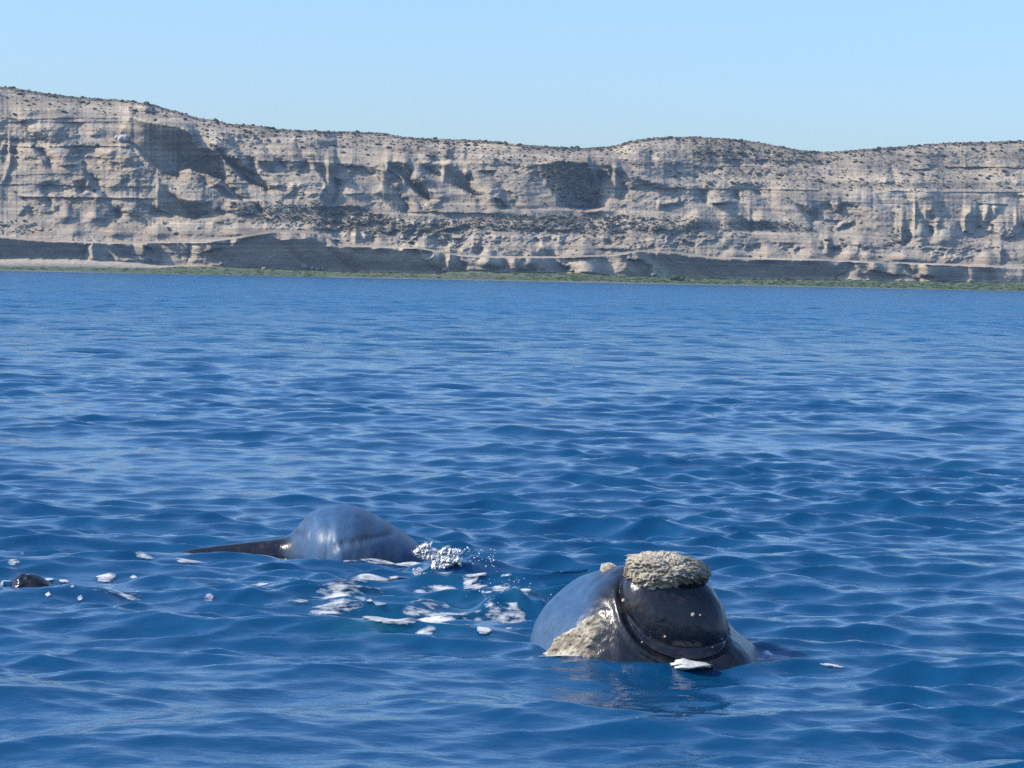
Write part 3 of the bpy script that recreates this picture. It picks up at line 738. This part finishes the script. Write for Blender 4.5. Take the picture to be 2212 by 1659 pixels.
link('body', mesh_np('whale_body', np.stack([HX, HY, HZ], -1), grid_faces(NP, NT, True), SKIN, attrs={'dry': .25 + .5 * sstep(.1, -.4, HX - xKf(np.clip(HZ, -1.2, 1.3))), 'sky_sheen': .85 * sstep(-.02, -.32, HX - xKf(np.clip(HZ, -1.2, 1.3)) + .10 * fbm(HX * 3, HZ * 2 + HY, 3))}), whale)  # left flank carries painted sky reflection in its colour

def crust(name, poly, thick, seed, front_only=True, label=None):
    """A rough crust grown on the skin inside an outline."""
    pl = np.array([wl(*p) for p in poly])
    wx = HX + .02 * fbm(HX * 14, HZ * 14 + HY * 9, 3, .6, seed); wz = HZ + .02 * fbm(HX * 14 + 9, HZ * 14 + HY * 9, 3, .6, seed)
    scale = 1 + HY / worg[1]
    k = in_poly(wx / scale, (wz + .15 * HY) / scale, pl) & ((HY < (.9 if front_only else 1.7)))
    soft_ = blur(blur(k.astype(float), 2, 0), 2, 1)
    off = thick * (soft_ * 1.3 - .35 + soft_ * (.5 * fbm(HX * 11, HZ * 11 + HY * 7, 4, .65, seed) + .35 * fbm(HX * 34, HZ * 34 + HY * 20, 2, .6, seed + 3)))
    P = np.stack([HX + dx_ * off, HY + dy_ * off, HZ + dz_ * off], -1)
    f = grid_faces(NP, NT, True); keep = (soft_.ravel()[f] > .05).all(1)
    if not keep.any(): return
    o = link(name, mesh_np(name, P, f[keep], CALL), whale)
    if label: o['label'] = label
crust('callosity', [(235, 800), (285, 710), (330, 640), (420, 590), (480, 530), (520, 500), (565, 492), (600, 520), (592, 570), (560, 650), (540, 700), (552, 760), (540, 800)], .075, 3, label='pale tan crusty callosity on the left lower lip')
crust('callosity', [(585, 205), (600, 180), (650, 152), (700, 128), (755, 132), (752, 158), (690, 185), (620, 218)], .05, 6, False, label='small grey callosity patch on the top left ridge of the head')
# bonnet callosity: a lumpy cap on the tip of the upper jaw
a1 = np.linspace(0, 2 * math.pi, 260, endpoint=False); e1 = np.linspace(-math.pi / 2, math.pi / 2, 130)
ux = np.cos(e1)[:, None] * np.cos(a1)[None]; uy = np.cos(e1)[:, None] * np.sin(a1)[None]; uz = np.sin(e1)[:, None] + 0 * ux
nz_ = .18 * fbm(ux * 2.2 + uz, uy * 2.2 + uz * 1.5, 3, .5, 5) + .12 * fbm(ux * 6 + uz * 3, uy * 9 + uz * 6, 4, .62, 8) + .05 * fbm(ux * 22 + uz * 11, uy * 22 + uz * 18, 2, .6, 14)
bx, bz = wl(988, 232)
RB = np.array([.475, .42, .235])
sq = 1 / (np.abs(ux) ** 2.2 + np.abs(uy) ** 2.2 + np.abs(uz) ** 2.2) ** (1 / 2.2)
rr = sq * (1 + nz_)
BXp = bx + ux * rr * RB[0]; BYp = -.04 + uy * rr * RB[1] ; BZp = bz + .015 + uz * rr * RB[2] - .10 * (BXp - bx) * (uz > 0) + .05 * np.maximum(BXp - bx, 0)
BZp = BZp + .12 * np.maximum(-uy, 0) * np.maximum(-uz, 0) * (ux > .2)
o = link('callosity', mesh_np('callosity', np.stack([BXp, BYp, BZp], -1), grid_faces(130, 260, True), CALL), whale)
o['label'] = 'thick grey bonnet callosity on top of the snout'
# small barnacles on the snout and white chin patch at the waterline
for cx, cy, r in ((1135, 482, .022), (715, 400, .022), (968, 622, .014), (1178, 482, .012), (830, 655, .012), (1262, 680, .012), (1318, 628, .012)):
    x0, z0 = wl(cx, cy)
    d_ = (HX - x0) ** 2 + (HZ + .15 * HY - z0) ** 2 + 9 * (HY > .6)
    i_ = np.unravel_index(np.argmin(d_), d_.shape)
    v_, f_ = ICO1
    link('barnacle', mesh_np('barnacle', v_ * r * (1 + .3 * rng.rand(len(v_), 1)) * np.array([1, .6, 1]), f_, CALL), whale, (HX[i_], HY[i_], HZ[i_]))
g1, g2 = np.meshgrid(np.linspace(0, 2 * math.pi, 40, endpoint=False), np.linspace(-math.pi / 2, math.pi / 2, 20))
cxp, czp = wl(1125, 782)
qx = np.cos(g2) * np.cos(g1); qy = np.cos(g2) * np.sin(g1); qz = np.sin(g2)
nn = 1 + .25 * fbm(qx * 3 + 4, qy * 3 + qz * 3, 3, .6)
o = link('chin_patch', mesh_np('chin_patch', np.stack([cxp + qx * nn * .24, -.60 + qy * nn * .16, czp + .075 + qz * nn * .038 * (1 + .9 * np.exp(-((qx + .45) / .3) ** 2))], -1), grid_faces(20, 40, True), WHITE), whale)
o['label'] = 'small white patch of skin at the waterline under the chin'

# ------------------------------------------------------------------ the far whale
RX0, RY0 = 700.0, 1207.0
rorg = on_sea(RX0, RY0); rm = rorg[1] / F; rorg = rorg + np.array([0, .75, -.083])
top = [(372, 1203), (385, 1198), (400, 1194), (440, 1187), (470, 1182), (533, 1172), (570, 1167), (603, 1161), (622, 1147), (641, 1120), (655, 1105), (668, 1096), (690, 1088), (718, 1083.5), (740, 1085), (764, 1090), (802, 1108), (830, 1124), (860, 1142), (880, 1156), (902, 1172), (925, 1192), (950, 1215), (985, 1240)]
g = np.linspace(368, 990, 420)
zt = np.interp(g, [p[0] for p in top], [(RY0 - p[1]) * rm for p in top])
for _ in range(2): zt = blur(zt, 5, 0)
dw = blur(np.interp(g, [368, 400, 520, 600, 630, 680, 730, 800, 880, 950, 990], [.02, .10, .24, .36, .60, 1.35, 1.75, 1.75, 1.4, .8, .1]), 8, 0)
zb_ = -np.interp(g, [368, 600, 680, 900, 990], [.12, .3, .8, .9, .6])
phi = np.linspace(0, 2 * math.pi, 120, endpoint=False)
cz, sz = np.cos(phi), np.sin(phi)
cy_ = np.sign(cz) * np.abs(cz) ** .92
zbase = np.minimum(zt, 0)[:, None] - .0
Z = np.where(sz[None, :] > 0, (np.maximum(zt, -.3)[:, None] - zb_[:, None] * 0) * np.abs(sz[None, :]) ** .95, zb_[:, None] * np.abs(sz[None, :]))
X = ((g - RX0) * rm)[:, None] + 0 * Z
Y = .15 + .45 * dw[:, None] + dw[:, None] * cy_[None, :] * (1 + .0 * Z)
Z = np.where((zt[:, None] < 0) & (sz[None, :] > 0), zt[:, None], Z)
Z = Z - .105 * np.clip(Y, -2, 2) * (Z > 0) * sstep(0, .3, Z)
gx = g[:, None] + 0 * Z; gy = RY0 - Z / rm
crl = np.interp(gx, [690, 737, 790, 852, 900], [1190, 1166, 1155, 1146, 1150])
fr = (cz[None, :] < 0) * sstep(700, 745, gx) * sstep(905, 860, gx)
Y = Y - fr * .05 * sstep(-2, 5, gy - crl) + fr * .03 * np.exp(-((gy - crl + 2) / 3.0) ** 2)
Y = Y + .012 * np.sin(gx / 6.5 + 2 * fbm(gx / 20, gy / 60, 2)) * sstep(610, 650, gx) * sstep(760, 700, gx) * (cz[None, :] < 0)
whale2 = link('whale', mesh_np('far_whale', np.stack([X, Y, Z], -1), grid_faces(420, 120, True)[:, ::-1], SKIN, attrs={'dry': sstep(600, 640, gx) * 1.0, 'sky_sheen': sstep(590, 668, gx + 26 * fbm(gx / 22, gy / 14, 3)) * np.clip(1.0 + .25 * fbm(gx / 13, gy / 60, 3) - .45 * sstep(715, 790, gx) - .25 * np.exp(-((gy - crl + 9) / 8.0) ** 2) * (gx > 725), 0, 1)}), None, rorg)  # sky sheen painted on the hump, duller to the right and above the crease
tag(whale2, 'far whale showing a smooth rounded hump with a low dark ridge tapering to the left', 'whale', 'whales at the surface')

# ------------------------------------------------------------------ small dark tip at the left
torg = on_sea(60, 1277); tm = torg[1] / F
qx = np.cos(g2) * np.cos(g1); qy = np.cos(g2) * np.sin(g1); qz = np.sin(g2)
nn = 1 + .22 * fbm(qx * 1.6 + 2, qy * 1.6 + qz * 2, 3, .6, 3)
shp = 1.05 * np.stack([qx * nn * .22 + .14 * np.maximum(qx, 0) * (1 - np.maximum(qz, 0)), qy * nn * .25, qz * nn * .21 + .03], -1)
o = link('whale', mesh_np('whale_tip', shp, grid_faces(20, 40, True), SKIN), None, torg)
tag(o, 'small dark tip of a submerged whale breaking the foamy water at the left edge', 'whale', 'whales at the surface')

# ------------------------------------------------------------------ foam and spray
fv, ffc, fd = [], [], []; nv = 0
def foam(px, py, rx, ry, dens=.5, fs=.35, seed=0.0):
    global nv
    c = on_sea(px, py); m_ = c[1] / F
    hx = rx * m_; hy = ry * m_ / (CAMH / c[1])
    nx = max(8, int(2 * hx / .022)); ny = max(8, int(2 * hy / .045))
    x, y = np.meshgrid(np.linspace(-1, 1, nx), np.linspace(-1, 1, ny))
    gx_ = c[0] + x * hx; gy_ = c[1] + y * hy
    n_ = fbm(gx_ / (fs * 1.5), gy_ / (fs * .75), 5, .62, seed + px * .13)
    q_ = x * x + y * y
    d = min(dens, .62) * .95 + .13 + 1.15 * n_ - .75 * q_ - 1.2 * sstep(.45, 1.0, q_)
    cellf = np.maximum(np.hypot(gx_, gy_) * .0024, .03)
    zz = sea_z(gx_, gy_, cellf)
    P = np.stack([gx_, gy_, zz + .008 + .004 * np.clip(d, 0, 1)], -1).reshape(-1, 3)
    f = grid_faces(ny, nx); keep = (d.ravel()[f] > -.05).all(1)
    fv.append(P); ffc.append(f[keep] + nv); fd.append(np.clip(d.ravel(), 0, .75)); nv += len(P)
def f2(cx, cy, rx, ry, *a): foam(303.2 + cx * .3838, 1030.9 + cy * .3838, rx * .3838, ry * .3838, *a)
f2(1200, 650, 270, 45, .42, .5); f2(1080, 690, 200, 30, .3); f2(430, 608, 140, 18, .5); f2(670, 608, 80, 14, .35); f2(820, 760, 150, 22, .5); f2(920, 775, 60, 10, .4)
f2(1700, 818, 125, 22, .75); f2(1450, 870, 250, 34, .50, .4); f2(1300, 820, 120, 30, .35); f2(1600, 905, 90, 14, .5); f2(1690, 622, 110, 20, .55); f2(1660, 660, 170, 18, .5)
f2(1255, 556, 55, 12, .8); f2(1430, 572, 42, 9, .75); f2(1130, 578, 40, 12, .3); f2(1545, 742, 75, 13, .6); f2(1840, 900, 45, 15, .6); f2(2075, 872, 40, 9, .6); f2(1960, 870, 36, 10, .55); f2(1930, 915, 60, 16, .3)
f2(1880, 655, 110, 36, .45, .2); f2(1840, 650, 46, 26, .9, .3); f2(2050, 692, 180, 32, .4, .14); f2(1960, 600, 90, 40, .3, .13); f2(2160, 690, 60, 20, .5, .2); f2(2030, 572, 60, 24, .4, .13); f2(2080, 640, 120, 40, .15, .10)
f2(1250, 455, 170, 13, .5, .3); f2(1090, 460, 40, 8, .5); f2(1430, 455, 110, 12, .4, .3); f2(660, 455, 90, 6, .4); f2(480, 450, 60, 6, .3)
f2(1250, 470, 240, 12, .55, .3); f2(1500, 480, 120, 14, .5, .3); f2(1000, 466, 120, 8, .45, .3); f2(1650, 590, 200, 40, .25, .25); f2(2000, 760, 260, 40, .25, .25); f2(1780, 780, 240, 50, .2, .25); f2(1300, 600, 300, 30, .25, .3); f2(900, 640, 160, 40, .10); f2(1350, 720, 60, 12, .3); f2(740, 630, 60, 10, .3); f2(380, 684, 50, 9, .4); f2(570, 710, 25, 9, .4); f2(1290, 712, 22, 9, .7); f2(1610, 560, 90, 16, .4, .2)
f2(1000, 700, 420, 60, .02, .3); f2(1700, 730, 300, 60, .02, .3); f2(1500, 610, 250, 30, .08, .3); f2(300, 490, 150, 10, .2)
for cx, cy, rx, ry, d_ in ((150, 385, 130, 14, .3), (560, 475, 90, 30, .45), (720, 490, 90, 14, .3), (1200, 470, 160, 26, .5), (1250, 580, 110, 18, .35), (80, 490, 60, 25, .4), (30, 670, 50, 25, .4), (1500, 480, 60, 10, .5), (770, 640, 40, 12, .5), (815, 705, 35, 9, .5), (540, 742, 40, 10, .5), (900, 740, 50, 14, .5), (250, 200, 60, 10, .3), (920, 225, 60, 10, .4), (1850, 165, 60, 14, .3), (1060, 210, 150, 14, .2), (1540, 625, 40, 12, .4), (280, 655, 60, 10, .4), (20, 580, 30, 20, .5), (1650, 330, 200, 16, .25), (1300, 700, 420, 60, .0)):
    foam(cx * .19190, 1152.1 + cy * .19190, rx * .1919, ry * .1919, d_, .3)
for cx, cy, rx, ry, d_ in ((330, 776, 190, 7, .55), (560, 768, 60, 6, .6), (860, 772, 180, 8, .6), (1300, 778, 120, 7, .55), (1500, 772, 110, 8, .5), (180, 776, 60, 6, .5), (1600, 760, 60, 12, .25), (1700, 765, 90, 8, .1), (1980, 805, 110, 9, .25), (1060, 790, 120, 12, .5), (110, 790, 50, 6, .3)):
    foam(1091.5 + cx * .3564, 1152.1 + cy * .3564, rx * .3564, ry * .3564, d_, .2)
P = np.concatenate(fv)
o = link('sea_foam', mesh_np('sea_foam', P, np.concatenate(ffc), FOAM, attrs={'dens': np.concatenate(fd)}))
tag(o, kind='stuff')

sv, sf = [], []; ns = 0
def blobs(poly, n, y0, spread, rmin, rmax, zoff=0.0, fall=0.0):
    """Clumps of white water filling an outline, with depth."""
    global ns
    (x0, y0p), (x1, y1p) = poly.min(0), poly.max(0)
    got = 0; v_, f_ = ICO0
    while got < n:
        px = rng.uniform(x0, x1, 400); py = rng.uniform(y0p, y1p, 400)
        ok = in_poly(px, py, poly) & (fbm(px / 9, py / 9, 3, .6, 2) > -.34 + rng.uniform(-.2, .2, 400))
        for a_, b_ in zip(px[ok], py[ok]):
            yy = y0 + rng.normal(0, spread)
            p = dirs(a_, b_) * yy + np.array([0, 0, CAMH])
            r = rmin * (rmax / rmin) ** (rng.rand() ** 1.8)
            q = v_ * r * (1 + .5 * (rng.rand(12, 1) - .5)) * np.array([rng.uniform(.7, 1.4), 1, rng.uniform(.7, 1.5)]) + p
            sv.append(q); sf.append(f_ + ns); ns += 12; got += 1
            if got >= n: break
cS = crop(836.8, 1140, .10965)
spl = cS([(510, 490), (600, 400), (700, 320), (775, 292), (820, 335), (880, 250), (900, 270), (840, 390), (900, 400), (1000, 445), (1075, 430), (1110, 385), (1240, 360), (1250, 380), (1150, 410), (1180, 440), (1300, 415), (1390, 405), (1480, 480), (1390, 510), (1430, 580), (1475, 790), (1440, 800), (1380, 690), (1100, 850), (870, 900), (830, 850), (890, 680), (740, 620), (640, 580)])
ysp = on_sea(940, 1238)[1]
blobs(spl.mean(0) + (spl - spl.mean(0)) * 1.15, 800, ysp + .28, .16, .0015, .007)
blobs(cS([(500, 800), (640, 780), (760, 860), (720, 960), (520, 940)]), 260, ysp - .3, .1, .003, .010)
blobs(cS([(1420, 380), (2150, 420), (2100, 800), (1480, 700)]), 50, ysp + .2, .25, .005, .014)
blobs(np.array([(1040, 1262), (1065, 1244), (1120, 1240), (1185, 1272), (1215, 1292), (1190, 1300), (1120, 1308), (1045, 1305), (1000, 1292), (1010, 1280)], float), 40, on_sea(1100, 1305)[1] - .32, .12, .003, .008)
splash = link('splash', mesh_np('splash', np.concatenate(sv), np.concatenate(sf), SPRAY, smooth=True))
tag(splash, 'white splash of water thrown up at the right end of the far whale', 'splash')
# the body of the splash: a lumpy thick curtain of white water, thin and broken towards its edge
qx_, qy_ = np.meshgrid(np.arange(885, 1006, .5), np.arange(1158, 1246, .5))
inn_ = in_poly(qx_ + 2.0 * fbm(qx_ / 5, qy_ / 5, 3, .6, 3), qy_ + 2.0 * fbm(qx_ / 5, qy_ / 5, 3, .6, 9), spl).astype(float)
inn_ = blur(blur(blur(blur(inn_, 5, 0), 5, 1), 5, 0), 5, 1)
lump_ = fbm(qx_ / 11, qy_ / 11, 4, .6, 14)
th_ = np.sqrt(np.clip(inn_, 0, 1)) * (.12 + .13 * np.abs(lump_) + .020 * fbm(qx_ / 4.0, qy_ / 4.0, 3, .6, 40)) + .0045 * (qy_ - 1200) * inn_
dd = np.clip(1.35 * inn_ + .55 * fbm(qx_ / 7 + qy_ / 16, qy_ / 10, 4, .6, 30) - .22, 0, .9)
fr_ = dirs(qx_, qy_) * (ysp + .28 - th_)[..., None] + np.array([0, 0, CAMH])
bk_ = dirs(qx_, qy_) * (ysp + .30 + .8 * th_)[..., None] + np.array([0, 0, CAMH])
f = grid_faces(*qx_.shape); keep = (inn_.ravel()[f] > .12).all(1)
P = np.concatenate([fr_.reshape(-1, 3), bk_.reshape(-1, 3)])
link('water_curtain', mesh_np('water_curtain', P, np.concatenate([f[keep], f[keep][:, ::-1] + inn_.size]), SHEET, attrs={'dens': np.concatenate([dd.ravel(), dd.ravel()])}), splash)

# ------------------------------------------------------------------ the air
bx0, bx1, by0, by1, bz0, bz1 = -1500.0, 1500.0, -400.0, 1500.0, -4.0, 125.0
hv = [(x, y, z) for z in (bz0, bz1) for y in (by0, by1) for x in (bx0, bx1)]
hf = [(0, 2, 3, 1), (4, 5, 7, 6), (0, 1, 5, 4), (2, 6, 7, 3), (0, 4, 6, 2), (1, 3, 7, 5)]
hm = bpy.data.materials.new('haze_air'); hm.use_nodes = True
hn = hm.node_tree; hn.nodes.remove(hn.nodes['Principled BSDF'])
pv = hn.nodes.new('ShaderNodeVolumePrincipled')
pv.inputs['Color'].default_value = (.5, .72, 1.0, 1)
pv.inputs['Density'].default_value = .00011
hn.links.new(pv.outputs[0], hn.nodes['Material Output'].inputs['Volume'])
tag(link('haze', mesh_np('haze', hv, hf, hm, smooth=False)), kind='stuff')
scn.cycles.volume_bounces = 0
